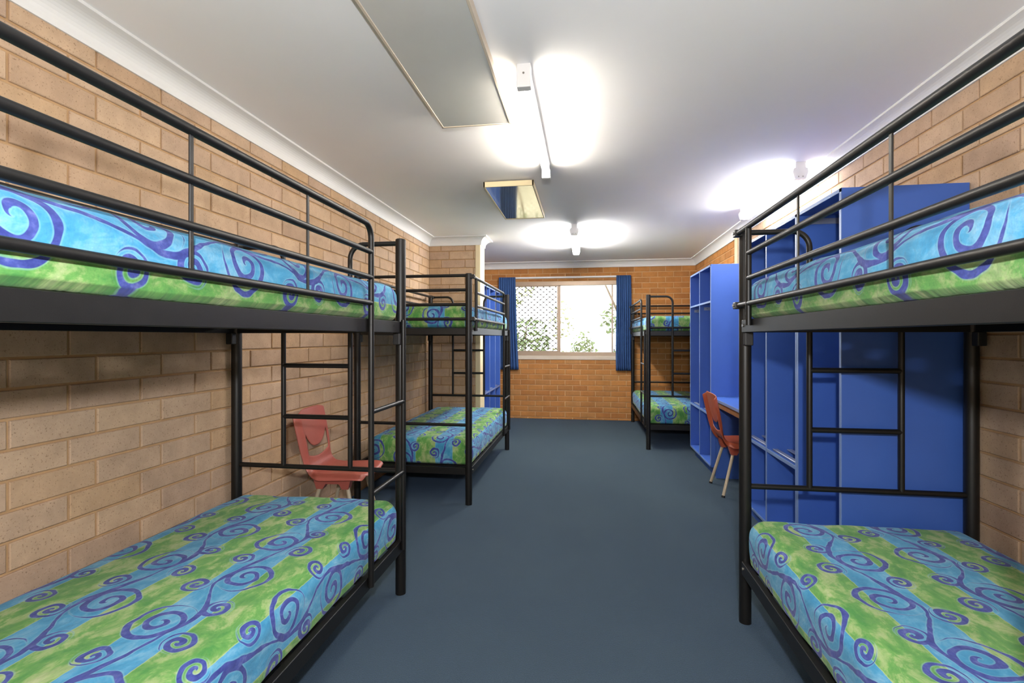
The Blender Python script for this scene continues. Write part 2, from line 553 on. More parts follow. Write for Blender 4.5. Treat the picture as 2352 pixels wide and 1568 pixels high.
PB, PH, PJ = 0.3025, 0.1029, 0.010
wl = wall_slab('wall_left', (WL - .2, YB, 0), (WL - DP, PIER_Y0 + .1, ZC), 'pale_mortar', 'long pale sand brick wall beside the left bunk beds')
# local x must run so that the front (-y local) faces +X: x axis along +Y (ang = 90 deg) gives -y local = +X
brick_wall(wl, (WL - DP, YB, 0), math.pi / 2, PIER_Y0 - YB, 0.0, 2.47, PB, PH, PJ, 2.383 - 30 * PH, 1.387 - YB, 0.196, 'pale_brick')

# nib wall (pier): front face, end covered by a cream post
wp = wall_slab('wall_nib', (WL - .15, PIER_Y0 + DP, 0), (PIER_X - .06, PIER_Y1, ZC), 'pale_mortar', 'short pale brick nib wall jutting out behind the second left bunk')
brick_wall(wp, (WL, PIER_Y0 + DP, 0), 0.0, (PIER_X - .06) - WL, 0.0, 2.47, PB, PH, PJ, 2.383 - 30 * PH, -1.761 - WL, 0.104, 'pale_brick')
tr1 = box('trim_1', (PIER_X - .062, PIER_Y0 - .006, 0), (PIER_X, PIER_Y1 + .004, ZC), 'cream', None, 0.004, 2)
tag(tr1, 'cream painted timber post capping the end of the nib wall', 'trim', kind='structure')
wfl = wall_slab('wall_far_left', (WL - .2, PIER_Y1, 0), (WL, YF + .1, ZC), 'plaster', 'wall behind the lockers past the nib wall')

wr = wall_slab('wall_right', (WR + DP, YB, 0), (WR + .2, 5.845, ZC), 'pale_mortar', 'long pale sand brick wall behind the right bunk and lockers')
# front faces -X: x axis along -Y (ang = -90 deg) gives -y local = -X
brick_wall(wr, (WR + DP, 5.845, 0), -math.pi / 2, 5.845 - YB, 0.0, 2.47, PB, PH, PJ, 2.366 - 30 * PH, 5.845 - 2.741, 0.205, 'pale_brick')
tr2 = box('trim_2', (WR - .022, 5.845, 0), (WR + .15, 5.945, ZC), 'cream', None, 0.004, 2)
tag(tr2, 'cream painted timber post on the right wall between the pale and orange brick', 'trim', kind='structure')
RBL, RBH, RJ = 0.2425, 0.0865, 0.011
wfr = wall_slab('wall_far_right', (WR + DP, 5.945, 0), (WR + .2, YF + .1, ZC), 'red_mortar', 'orange brick side wall behind the far right bunk')
brick_wall(wfr, (WR + DP, YF, 0), -math.pi / 2, YF - 5.945, 0.0, 2.47, RBL, RBH, RJ, 0.118 - 2 * RBH, 0.06, RBL / 2, 'red_brick')

# window opening in the back wall
WX0, WX1, WZ0, WZ1 = -1.30, 0.60, 0.985, 2.235
bm = bmesh.new()
for a, b in (((WL - .2, YF + DP, 0), (WX0, YF + .2, ZC)), ((WX1, YF + DP, 0), (WR + .2, YF + .2, ZC)),
             ((WX0, YF + DP, 0), (WX1, YF + .2, WZ0)), ((WX0, YF + DP, WZ1), (WX1, YF + .2, ZC))):
    bm_box(bm, a, b)
wb = mesh_obj('wall_back', from_bm(bm, 'wall_back'), 'red_mortar')
tag(wb, 'orange clay brick end wall around the bright window', 'wall', kind='structure')
brick_wall(wb, (WL, YF + DP, 0), 0.0, WR - WL, 0.0, 2.47, RBL, RBH, RJ, 0.118 - 2 * RBH, 0.283 - WL, 0.121, 'red_brick',
           holes=((WX0 - WL, WX1 - WL, WZ0 - .02, WZ1 + .01),))
wf = wall_slab('wall_front', (WL - .2, YB - .15, 0), (WR + .2, YB, ZC), 'plaster', 'wall behind the photographer')

# cornice: cove swept along each wall run, mitred at the corners
prof = [(0, 2.450), (0.009, 2.450), (0.011, 2.462)]
for k in range(1, 9):
    a = math.pi - k / 9 * math.pi / 2
    prof.append((0.086 + 0.075 * math.cos(a), 2.462 + 0.078 * math.sin(a)))
prof += [(0.083, 2.541), (0.091, 2.543), (0.091, ZC), (0, ZC)]
foot = [(WL, YB), (WL, PIER_Y0), (PIER_X, PIER_Y0), (PIER_X, PIER_Y1), (WL, PIER_Y1), (WL, YF), (WR, YF), (WR, YB)]
nrm = [(1, 0), (0, -1), (1, 0), (0, 1), (1, 0), (0, -1), (-1, 0), (0, 1)]
cl = ['white cove cornice along the left brick wall', 'white cove cornice over the nib wall', 'white cove cornice on the end of the nib wall',
      'white cove cornice behind the nib wall', 'white cove cornice above the far left lockers', 'white cove cornice above the window wall',
      'white cove cornice along the right brick wall', 'white cove cornice behind the photographer']
for i in range(8):
    j = (i + 1) % 8
    bm = bmesh.new()
    rings = []
    for vi, n1, n2 in ((i, nrm[i - 1], nrm[i]), (j, nrm[i], nrm[j])):
        rings.append([bm.verts.new((foot[vi][0] + d * (n1[0] + n2[0]), foot[vi][1] + d * (n1[1] + n2[1]), z)) for d, z in prof])
    n = len(prof)
    for k in range(n):
        bm.faces.new((rings[0][k], rings[0][(k + 1) % n], rings[1][(k + 1) % n], rings[1][k]))
    bm.faces.new(rings[0]); bm.faces.new(list(reversed(rings[1])))
    o = mesh_obj('trim_%d' % (i + 3), from_bm(bm, 'cornice'), 'cornice')
    tag(o, cl[i], 'cornice', kind='structure')

# ------------------------------------------------------------------ window
win = thing('window_1', 'sliding aluminium window with diamond security mesh on its left half', 'window', (0, YF, 0), kind='structure')
fy0, fy1 = -0.012, 0.085
box('window_head', (WX0, fy0, WZ1 - .065), (WX1, fy1, WZ1), 'alu', win)
box('window_bottom_rail', (WX0, fy0 + .01, WZ0 + .045), (WX1, fy1, WZ0 + .105), 'alu', win)
box('window_jamb', (WX0, fy0, WZ0), (WX0 + .05, fy1, WZ1), 'alu', win)
box('window_jamb', (WX1 - .05, fy0, WZ0), (WX1, fy1, WZ1), 'alu', win)
box('mullion', (-.452, fy0 + .004, WZ0 + .105), (-.428, fy1, WZ1 - .065), 'alu', win)
box('sash_stile', (-.426, .02, WZ0 + .105), (-.398, .05, WZ1 - .065), 'alu', win)
box('sash_stile', (.418, .02, WZ0 + .105), (.440, .05, WZ1 - .065), 'alu', win)
box('sill', (WX0 - .01, -.012, WZ0 - .02), (WX1 + .01, fy1, WZ0 + .045), 'sill', win, 0.006, 2)
sl = box('sash_stile', (WX0 + .05, -.004, WZ0 + .105), (WX0 + .075, .018, WZ1 - .065), 'alu', win)
box('sash_rail', (WX0 + .05, -.004, WZ1 - .080), (-.452, .018, WZ1 - .065), 'alu', win)
box('sash_rail', (WX0 + .05, -.004, WZ0 + .105), (-.452, .018, WZ0 + .122), 'alu', win)
box('pane', (WX0 + .05, .050, WZ0 + .10), (-.44, .055, WZ1 - .06), 'glass', win, 0)
box('pane', (-.40, .033, WZ0 + .10), (.420, .038, WZ1 - .06), 'glass', win, 0)
box('pane', (.440, .050, WZ0 + .10), (WX1 - .05, .055, WZ1 - .06), 'glass', win, 0)
box('latch', (.447, .01, 1.105), (.462, .03, 1.145), 'plastic_black', win)
# diamond mesh (too fine to pick apart)
bm = bmesh.new()
mx0, mx1, mz0, mz1 = WX0 + .075, -.452, WZ0 + .122, WZ1 - .080
pw, ph = 0.100, 0.0835
sl_ = ph / pw
for sgn in (1, -1):
    n0 = -40
    for n in range(-40, 60):
        c = n * ph
        # z = mz0 + c + sgn*slope*(x-mx0)
        pts = []
        for x in (mx0, mx1):
            pts.append((x, mz0 + c + sgn * sl_ * (x - mx0)))
        (xa, za), (xb, zb) = pts
        ts = [0.0, 1.0]
        lo, hi = 0.0, 1.0
        if abs(zb - za) > 1e-6:
            t1, t2 = (mz0 - za) / (zb - za), (mz1 - za) / (zb - za)
            lo, hi = max(0, min(t1, t2)), min(1, max(t1, t2))
        if hi - lo < 0.01: continue
        p0 = Vector((xa + (xb - xa) * lo, 0.004 + 0.002 * sgn, za + (zb - za) * lo))
        p1 = Vector((xa + (xb - xa) * hi, 0.004 + 0.002 * sgn, za + (zb - za) * hi))
        bm_tube(bm, [p0, p1], 0.0045, 5, False)
for ix in range(0, 20):
    for iz in range(0, 30):
        x = mx0 + ix * pw / 2; z = mz0 + iz * ph / 2
        if (ix + iz) % 2 == 0 and mx0 < x < mx1 and mz0 < z < mz1:
            bm_box(bm, (x - .013, -.002, z - .008), (x + .013, .010, z + .008))
o = mesh_obj('security_mesh', from_bm(bm, 'security_mesh'), 'mesh_dark', win)
o['kind'] = 'stuff'

# curtain track and curtains
ct = thing('curtain_track', 'white metal curtain track above the window', 'curtain track', (-.35, YF - .018, 2.30))
box('rail', (-1.06, -.010, -.014), (1.05, .010, .014), 'fix_white', ct, 0.003)
for x in (-.98, 0, .98):
    box('bracket', (x - .012, .006, -.012), (x + .012, .018, .012), 'fix_white', ct)

def curtain(x0, x1, xb0, xb1, label):
    z1, z0 = 2.300, 0.800
    bm = bmesh.new()
    nu, nz = 90, 26
    rows = []
    rr = random.Random(int(x0 * 100))
    ph = [rr.uniform(0, 6.28) for _ in range(4)]
    for j in range(nz + 1):
        v = j / nz
        z = z1 + 0.012 - (z1 + 0.012 - z0) * v
        row = []
        amp = 0.010 + 0.028 * min(1, v * 3)
        for i in range(nu + 1):
            u = i / nu
            x = (x0 + (x1 - x0) * u) * (1 - v) + (xb0 + (xb1 - xb0) * u) * v
            fold = math.sin(u * 2 * math.pi * 7.5 + ph[0] + 0.7 * v) + 0.35 * math.sin(u * 2 * math.pi * 13 + ph[1] - v)
            gather = math.sin(u * 2 * math.pi * 13) * 0.006 * max(0, 1 - v * 7)
            y = amp * fold * 0.42 - gather
            row.append(bm.verts.new((x + 0.006 * math.sin(6 * v + ph[2]) * v, y, z)))
        rows.append(row)
    for j in range(nz):
        for i in range(nu):
            bm.faces.new((rows[j][i], rows[j][i + 1], rows[j + 1][i + 1], rows[j + 1][i]))
    me = from_bm(bm, 'curtain')
    xc = (x0 + x1) / 2
    root = thing('curtain', label, 'curtain', (xc, YF - .042, z0), group='blue window curtains')
    me.transform(Matrix.Translation((-xc, 0, -z0)))
    o = mesh_obj('cloth', me, 'curtain', root, True)
    md = o.modifiers.new('thick', 'SOLIDIFY'); md.thickness = 0.003
    bm = bmesh.new()
    bm_box(bm, (x0 - xc, -.068, z1 - .075 - z0), (x1 - xc, -.060, z1 + .010 - z0), 0.002)
    return root
curtain(-1.405, -1.135, -1.43, -1.085, 'blue pleated curtain hanging left of the window')
curtain(0.490, 0.715, 0.480, 0.735, 'blue pleated curtain hanging right of the window')

# ------------------------------------------------------------------ ceiling fixtures
def batten_bare(x, y0, y1, label):
    t = thing('fluorescent_light', label, 'light', (x, (y0 + y1) / 2, 2.45), group='ceiling fluorescent lights')
    h = (y1 - y0) / 2
    box('spine', (-.026, -h + .02, .052), (.026, h - .02, ZC - 2.45), 'fix_white', t, 0.003)
    e0 = box('end_cap', (-.032, -h, -.002), (.032, -h + .045, ZC - 2.45), 'fix_white', t, 0.004, 2)
    tube('screw', [(0, -h - .002, .060), (0, -h + .004, .060)], 0.005, 'bolt', e0, 10)
    box('end_cap', (-.030, h - .035, .0), (.030, h, .060), 'fix_white', t, 0.004, 2)
    tube('tube', [(0, -h + .03, .026), (0, h - .03, .026)], 0.019, 'tube_warm', t, 16)
    return t
batten_bare(-0.275, 2.20, 3.52, 'bare warm fluorescent batten on the ceiling nearest the camera')

def batten_diffuser(x, y0, y1, label, glow):
    t = thing('fluorescent_light', label, 'light', (x, (y0 + y1) / 2, 2.44), group='ceiling fluorescent lights')
    h = (y1 - y0) / 2
    top = ZC - 2.44
    box('spine', (-.030, -h + .01, .066), (.030, h - .01, top), 'fix_white', t, 0.003)
    hexa = [(-.034, .0), (.034, .0), (.048, .045), (.044, .064), (-.044, .064), (-.048, .045)]
    prism('diffuser', hexa, 'y', -h + .035, h - .035, glow, t)
    cap = [(-.036, -.004), (.036, -.004), (.051, .045), (.046, .070), (.034, .074), (.034, top), (-.034, top), (-.034, .074), (-.046, .070), (-.051, .045)]
    for s in (-1, 1):
        c = prism('end_cap', cap, 'y', s * (h - .036), s * h, 'fix_white', t)
        for px in (-.014, .014):
            tube('screw', [(px, s * (h + .002), .012), (px, s * (h - .004), .012)], 0.004, 'bolt', c, 8)
    return t
batten_diffuser(-0.120, 5.40, 6.73, 'small lit fluorescent batten on the ceiling in front of the window wall', 'tube_far')
batten_diffuser(1.495, 3.72, 4.97, 'bright cool fluorescent batten on the ceiling close to the right brick wall', 'tube_cool')

def heater_panel(x0, x1, y0, y1, mat, label, fr):
    t = thing('heater_panel', label, 'heater panel', ((x0 + x1) / 2, (y0 + y1) / 2, 2.505), group='flat ceiling heater panels')
    hx, hy = (x1 - x0) / 2, (y1 - y0) / 2
    box('reflector', (-hx + .006, -hy + .006, 0), (hx - .006, hy - .006, .004), mat, t, 0)
    for s in (-1, 1):
        box('frame_side', (s * hx, -hy, -.003), (s * (hx - .012), hy, .038), fr, t, 0.001)
        box('frame_end', (-hx, s * hy, -.003), (hx, s * (hy - .012), .038), fr, t, 0.001)
        for sy in (-1, 1):
            box('spacer', (s * hx * .6 - .02, sy * hy * .7 - .02, .03), (s * hx * .6 + .02, sy * hy * .7 + .02, ZC - 2.505), 'fix_white', t, 0)
    return t
heater_panel(-.800, -.402, 0.95, 2.70, 'heater_satin', 'long satin grey heater panel on the ceiling at the top of the photo', 'sill')
heater_panel(-.792, -.396, 3.80, 4.87, 'heater_mirror', 'mirror-like heater panel on the ceiling reflecting the bright window', 'cream')

# ------------------------------------------------------------------ bunk beds
BW, BL = 0.935, 1.935
ZT = 1.83
GZ = (1.805, 1.689, 1.580, 1.470)
GP = 0.034         # guard rail plane, in front of the post line on the aisle side

def bunk(ax, ly, s, d, gap_at_loop, label, wall_end_guard=True):
    """ax: aisle post line; ly: y of the loop end; s: +1 wall towards +X, -1 towards -X; d: direction from loop end to bar end"""
    t = thing('bunk_bed', label, 'bunk bed', (ax, ly, 0), group='black steel bunk beds')
    P = lambda x, y, z: (s * x, d * y, z)
    RP, RT, RB = 0.0265, 0.0125, 0.0105
    # posts
    for x in (0, BW):
        for y in (0, BL):
            po = tube('post', [P(x, y, 0), P(x, y, 0.02), P(x, y, ZT - .004), P(x, y, ZT)], [RP, RP, RP, RP - .004], 'black', t, 22)
            iy = .045 if y == 0 else -.045
            # plastic socket where the deck hooks on
            a, b = P(x - .018, y + iy * .55, 1.285), P(x + .018, y + iy * 1.35, 1.345)
            box('joint_socket', a, b, 'plastic_black', po, 0.004, 2)
    # loop end (end ladder)
    xm = BW / 2
    ends = (0.0, BL)
    for x0, xi in ((0, xm - .19), (BW, xm + .19)):
        tube('shoulder_loop', round_path([P(x0, 0, ZT - .022), P(xi, 0, ZT - .022), P(xi, 0, .632)], 0.075), RT, 'black', t)
    tube('end_bar', [P(0, 0, .632), P(BW, 0, .632)], RT, 'black', t)
    tube('end_bar', [P(0, 0, 1.440), P(BW, 0, 1.440)], RT, 'black', t)
    for z in (.900, 1.172):
        tube('end_rung', [P(xm - .19, 0, z), P(xm + .19, 0, z)], RT, 'black', t)
    # bar end
    for z in (1.815, 1.700, 1.585, 1.470, .628):
        tube('end_bar', [P(0, BL, z), P(BW, BL, z)], RT, 'black', t)
    # deck frames
    for z0, z1, dz in ((1.345, 1.402, 1), (.232, .292, 0)):
        for x, o in ((0, -.010), (BW, .010)):
            r = box('side_rail', P(x + o - .013, .024, z0), P(x + o + .013, BL - .024, z1), 'black', t, 0.002)
            for y in (.045, BL - .045):
                sg = -1 if x == 0 else 1
                xx = x + o + sg * .013
                tube('bolt', [P(xx, y, (z0 + z1) / 2 + .003), P(xx + sg * .004, y, (z0 + z1) / 2 + .003)], 0.007, 'bolt', r, 10)
                tube('bolt_hole', [P(xx - sg * .001, y + (.10 if y < 1 else -.10), (z0 + z1) / 2 + .006), P(xx + sg * .0006, y + (.10 if y < 1 else -.10), (z0 + z1) / 2 + .006)], 0.006, 'plastic_black', r, 10)
        for y, o in ((0, .012), (BL, -.012)):
            box('deck_end_rail', P(.020, y + o - .012, z0), P(BW - .020, y + o + .012, z1 - .004), 'black', t, 0.002)
        n = 11
        for k in range(n):
            y = .10 + k * (BL - .20) / (n - 1)
            box('bed_slat', P(.004, y - .024, z0 + .044), P(BW - .004, y + .024, z0 + .055), 'black', t, 0)
    # aisle guard: attached with clamps at one end, its top rail bends down at the ladder gap
    if gap_at_loop: ya, yg, q = BL, .43, -1
    else: ya, yg, q = 0.0, BL - .33, 1
    gx = -GP
    up = ya + q * (.158 if not gap_at_loop else .118)
    tube('guard_top_rail', round_path([P(gx, ya, GZ[0]), P(gx, yg, GZ[0]), P(gx, yg, 1.375)], 0.06), RT, 'black', t)
    for k, z in enumerate(GZ[1:]):
        y0 = ya if k == 2 else up
        tube('guard_bar', [P(gx, y0, z), P(gx, yg, z)], RT - .001, 'black', t)
    tube('guard_upright', [P(gx, up, GZ[0]), P(gx, up, 1.375)], RT, 'black', t)
    span = (yg - up)
    for k in (1, 2):
        y = (ya + q * (.158 + .505 * k)) if not gap_at_loop else yg - q * .49 * k
        box('baluster', P(gx - .0025, y - .006, GZ[3]), P(gx + .0025, y + .006, GZ[0]), 'black', t, 0.001)
    for z in (GZ[0], GZ[3]):
        br = box('clamp_bracket', P(gx - .016, ya - .020, z - .016), P(.004, ya + .020, z + .016), 'black', t, 0.004, 2)
        tube('bolt', [P(gx - .022, ya, z), P(gx - .012, ya, z)], 0.006, 'bolt', br, 10)
    # side ladder below the gap
    g2 = .050 if gap_at_loop else BL - .050
    for y in (yg, g2):
        tube('ladder_stile', [P(gx, y, .250), P(gx, y, 1.378 if y == yg else 1.41)], RT, 'black', t)
    for z in (.645, 1.000):
        tube('ladder_rung', [P(gx, yg, z), P(gx, g2, z)], RB, 'black', t)
    # wall-side guard
    wx = BW - .034
    tube('wall_guard_rail', round_path([P(wx, 0.03, GZ[0]), P(wx, BL - .10, GZ[0]), P(wx, BL - .10, 1.39)], 0.06), RT, 'black', t)
    for z in GZ[1:]:
        tube('wall_guard_bar', [P(wx, .10, z), P(wx, BL - .10, z)], RT - .001, 'black', t)
    tube('wall_guard_upright', [P(wx, .10, GZ[0]), P(wx, .10, 1.39)], RT, 'black', t)
    box('clamp_bracket', P(wx - .016, .0, GZ[0] - .016), P(BW - .004, .055, GZ[0] + .016), 'black', t, 0.004, 2)
    return t

def mattress(ax, ly, s, d, z0, z1, label, seed, ush, r=0.06, x0=-.004, x1=.862, y0=.05, y1=1.885):
    rr = random.Random(seed)
    hx, hy, hz = (x1 - x0) / 2, (y1 - y0) / 2, (z1 - z0) / 2
    def lines(h, n):
        e = [h - r + r * math.tan(a / 5 * math.pi / 4 * 1.0) for a in range(0, 6)]
        inner = [-(h - r) + 2 * (h - r) * k / n for k in range(n + 1)]
        return [-v for v in reversed(e[1:])] + inner + e[1:]
    LX, LY, LZ = lines(hx, 18), lines(hy, 40), lines(hz, 3)
    verts, idx, faces = [], {}, []
    def vid(x, y, z):
        k = (round(x, 5), round(y, 5), round(z, 5))
        if k not in idx:
            idx[k] = len(verts)
            verts.append(Vector((x, y, z)))
        return idx[k]
    def face_grid(A, B, fn):
        for i in range(len(A) - 1):
            for j in range(len(B) - 1):
                faces.append((vid(*fn(A[i], B[j])), vid(*fn(A[i + 1], B[j])), vid(*fn(A[i + 1], B[j + 1])), vid(*fn(A[i], B[j + 1]))))
    face_grid(LX, LY, lambda a, b: (a, b, hz)); face_grid(LX, LY, lambda a, b: (a, b, -hz))
    face_grid(LX, LZ, lambda a, b: (a, hy, b)); face_grid(LX, LZ, lambda a, b: (a, -hy, b))
    face_grid(LY, LZ, lambda a, b: (hx, a, b)); face_grid(LY, LZ, lambda a, b: (-hx, a, b))
    org = Vector((rr.uniform(-50, 50), rr.uniform(-50, 50), 0))
    out = []
    uvb = []
    for v in verts:
        rv = r if v.z > -hz + r * 1.01 else 0.016
        inn = Vector((max(-hx + r, min(hx - r, v.x)), max(-hy + r, min(hy - r, v.y)), max(-hz + rv, min(hz - r, v.z))))
        dv = v - inn
        if rv < r:
            dxy = Vector((dv.x, dv.y, 0))
            if dxy.length > r: dxy = dxy.normalized() * r
            k = dxy.length / r
            zz = -hz + rv - math.sqrt(max(0, 1 - max(0, (k * r - (r - rv)) / rv) ** 2)) * rv if dv.z < -1e-6 else inn.z
            w = Vector((inn.x + dxy.x, inn.y + dxy.y, min(zz, v.z + rv)))
        else:
            w = inn + dv.normalized() * r if dv.length > 1e-9 else v.copy()
        uvb.append(w.copy())
        # soft cover: shallow waves on top, tucks on the sides, slightly plump
        nrm_ = dv.normalized() if dv.length > 1e-9 else Vector((0, 0, 1))
        q = w * 5 + org
        a = noise.noise(q) * .006 + noise.noise(w * 13 + org) * .003
        side = 1 - abs(nrm_.z)
        a += side * noise.noise(Vector((w.x * 9, w.y * 16, w.z * 3)) + org) * .006
        plump = .010 * (1 - (w.x / hx) ** 2) * (1 - (w.y / hy) ** 4) if w.z > 0 else 0
        bulge = .010 * side * math.cos(w.z / hz * 1.3)
        if nrm_.z < -.3: a = abs(a) * -.3
        w = w + nrm_ * (a + bulge)
        if w.z > 0: w.z += plump
        out.append(w)
    cx, cy, cz = x0 + hx, y0 + hy, z0
    me = bpy.data.meshes.new('mattress')
    me.from_pydata([(s * v.x, d * v.y, v.z + hz) for v in out], [], faces)
    uvl = me.uv_layers.new(name='UVMap')
    for p in me.polygons:
        n = Vector((0, 0, 0))
        vs = [uvb[i] for i in p.vertices]
        c = sum(vs, Vector()) / len(vs)
        inn = Vector((max(-hx + r, min(hx - r, c.x)), max(-hy + r, min(hy - r, c.y)), max(-hz + r, min(hz - r, c.z))))
        dn = (c - inn)
        endf = abs(dn.y) > abs(dn.x) * 1.0 and abs(c.y) > hy - r
        sidef = not endf and abs(c.x) > hx - r
        for li, vi in zip(p.loop_indices, p.vertices):
            w = uvb[vi]
            U, V = w.x, w.y
            dz = hz - w.z
            if sidef: U += math.copysign(dz, c.x)
            if endf: V += math.copysign(dz, c.y)
            uvl.data[li].uv = (U + hx + ush, d * V)
    me.update()
    bm = bmesh.new(); bm.from_mesh(me); bmesh.ops.recalc_face_normals(bm, faces=bm.faces); bm.to_mesh(me); bm.free()
    o = mesh_obj('mattress', me, 'print', None, True)
    o.location = (ax + s * cx, ly + d * cy, cz)
    md = o.modifiers.new('sub', 'SUBSURF'); md.levels = 1; md.render_levels = 1
    return tag(o, label, 'mattress', 'printed mattresses on the bunks')

beds = [(-.945, 2.440, -1, -1, True, 'left bunk nearest the camera'),
        (-.914, 5.752, -1, -1, True, 'second left bunk'),
        (.738, 6.015, 1, 1, True, 'far right bunk'),
        (.735, 2.428, 1, -1, False, 'right bunk nearest the camera')]
blab = ['black steel bunk bed on the left nearest the camera, red chair behind its foot',
        'black steel bunk bed on the left against the nib wall, its bar end towards us',
        'black steel bunk bed far right under the window wall, half hidden by lockers',
        'black steel bunk bed on the right nearest the camera, in front of the blue lockers']
for i, (ax, ly, s, d, g, lg) in enumerate(beds):
    bunk(ax, ly, s, d, g, blab[i])
    mattress(ax, ly, s, d, 1.406, 1.580, 'green and blue vine print mattress, upper deck of the ' + lg, 10 + i, -.13, .05)
    mattress(ax, ly, s, d, .296, .505, 'green and blue vine print mattress, lower deck of the ' + lg, 30 + i, -.065, .06)

# ------------------------------------------------------------------ blue lockers
LT, LZ0, LZ1 = 0.018, 0.095, 2.016
def locker(y0, bays, bw, label, xf, xb, hat=True, slats=True, rod=True, group='blue open locker units'):
    """front plane at xf, back against xb; runs along +y from y0"""
    sg = 1 if xb > xf else -1
    dep = abs(xb - xf)
    L = bays * bw + LT
    t = thing('locker_unit', label, 'locker', (xf, y0, 0), group=group)
    X = lambda x: sg * x
    def panel(name, a, b, edge=None):
        o = box(name, (X(a[0]), a[1], a[2]), (X(b[0]), b[1], b[2]), 'blue', t, 0.0008)
        if edge:
            e0, e1 = edge
            box('edge_strip', (X(-.002), e0[0], e0[1]), (X(.0015), e1[0], e1[1]), 'blue_edge', o, 0.0005)
        return o
    for k in range(bays + 1):
        y = k * bw
        panel('side_panel' if k in (0, bays) else 'divider', (0, y, LZ0), (dep, y + LT, LZ1), ((y, LZ0), (y + LT, LZ1)))
    panel('top_panel', (0, LT, LZ1 - LT), (dep, L - LT, LZ1), ((0, LZ1 - LT), (L, LZ1)))
    panel('bottom_panel', (0, LT, LZ0), (dep, L - LT, LZ0 + LT), ((0, LZ0), (L, LZ0 + LT)))
    panel('back_panel', (dep - .006, LT, LZ0 + LT), (dep - .001, L - LT, LZ1 - LT))
    panel('plinth', (.05, .02, 0), (dep, L - .02, LZ0))
    for k in range(bays):
        ya, yb = k * bw + LT + .001, (k + 1) * bw - .001
        if hat:
            panel('hat_shelf', (.002, ya, 1.655), (dep - .008, yb, 1.655 + LT), ((ya, 1.655), (yb, 1.655 + LT)))
        if rod:
            zr = 1.62 if hat else 1.965
            r = tube('hanging_rail', [(X(dep * .42), ya + .004, zr), (X(dep * .42), yb - .004, zr)], 0.010, 'chrome', t, 12)
            for yy in (ya, yb - .004):
                b = box('rail_bracket', (X(.04), yy, zr - .016), (X(dep * .8), yy + .004, zr + .016), 'slat', t, 0.001)
                for xx in (.07, dep * .75):
                    tube('screw', [(X(xx), yy - .003, zr), (X(xx), yy + .007, zr)], 0.005, 'chrome', b, 8)
        if slats:
            panel('shelf_lip', (0, ya, .576), (.018, yb, .598), ((ya, .576), (yb, .598)))
            n = 6
            for q in range(n):
                x = .050 + q * (dep - .09) / (n - 1)
                box('shelf_slat', (X(x - .016), ya, .588), (X(x + .016), yb, .597), 'slat', t, 0.002)
    return t
XLF, XLB = 1.175, WR - .002
locker(2.487, 1, .468, 'single blue open locker right behind the nearest right bunk', XLF, XLB, hat=False, slats=False)
locker(2.976, 2, .462, 'double blue open locker between the single locker and the desk', XLF, XLB)
locker(4.890, 2, .455, 'double blue open locker beyond the desk, beside the far right bunk', XLF, XLB)
locker(6.24, 3, .415, 'blue open locker unit past the nib wall, left of the window', -1.30, WL + .003)

# desk between the two double lockers
dk = thing('desk', 'blue laminate desk between the blue lockers with an orange chair', 'desk', (XLF, 3.925, 0))
dl = 4.885 - 3.925
box('desk_top', (0, 0, .740), (XLB - XLF, dl, .766), 'blue', dk, 0.001)
box('front_edging', (-.003, 0, .742), (0.001, dl, .766), 'blue_edge', dk, 0.0005)
box('apron', (.012, .002, .690), (.030, dl - .002, .740), 'wood_edge', dk, 0.001)
box('end_panel', (.04, .001, 0), (XLB - XLF, .019, .740), 'blue', dk, 0.001)
box('end_panel', (.04, dl - .019, 0), (XLB - XLF, dl - .001, .740), 'blue', dk, 0.001)
box('back_panel', (XLB - XLF - .02, .019, .25), (XLB - XLF - .004, dl - .019, .740), 'blue', dk, 0.001)

# ------------------------------------------------------------------ moulded plastic chairs
def spline(pts, n):
    out = []
    P = [Vector(p) for p in pts]
    P = [P[0] * 2 - P[1]] + P + [P[-1] * 2 - P[-2]]
    for i in range(1, len(P) - 2):
        for k in range(n):
            u = k / n
            a, b, c, e = P[i - 1], P[i], P[i + 1], P[i + 2]
            out.append(0.5 * ((2 * b) + (c - a) * u + (2 * a - 5 * b + 4 * c - e) * u * u + (3 * b - 3 * c + e - a) * u ** 3))
    out.append(P[-2])
    return out

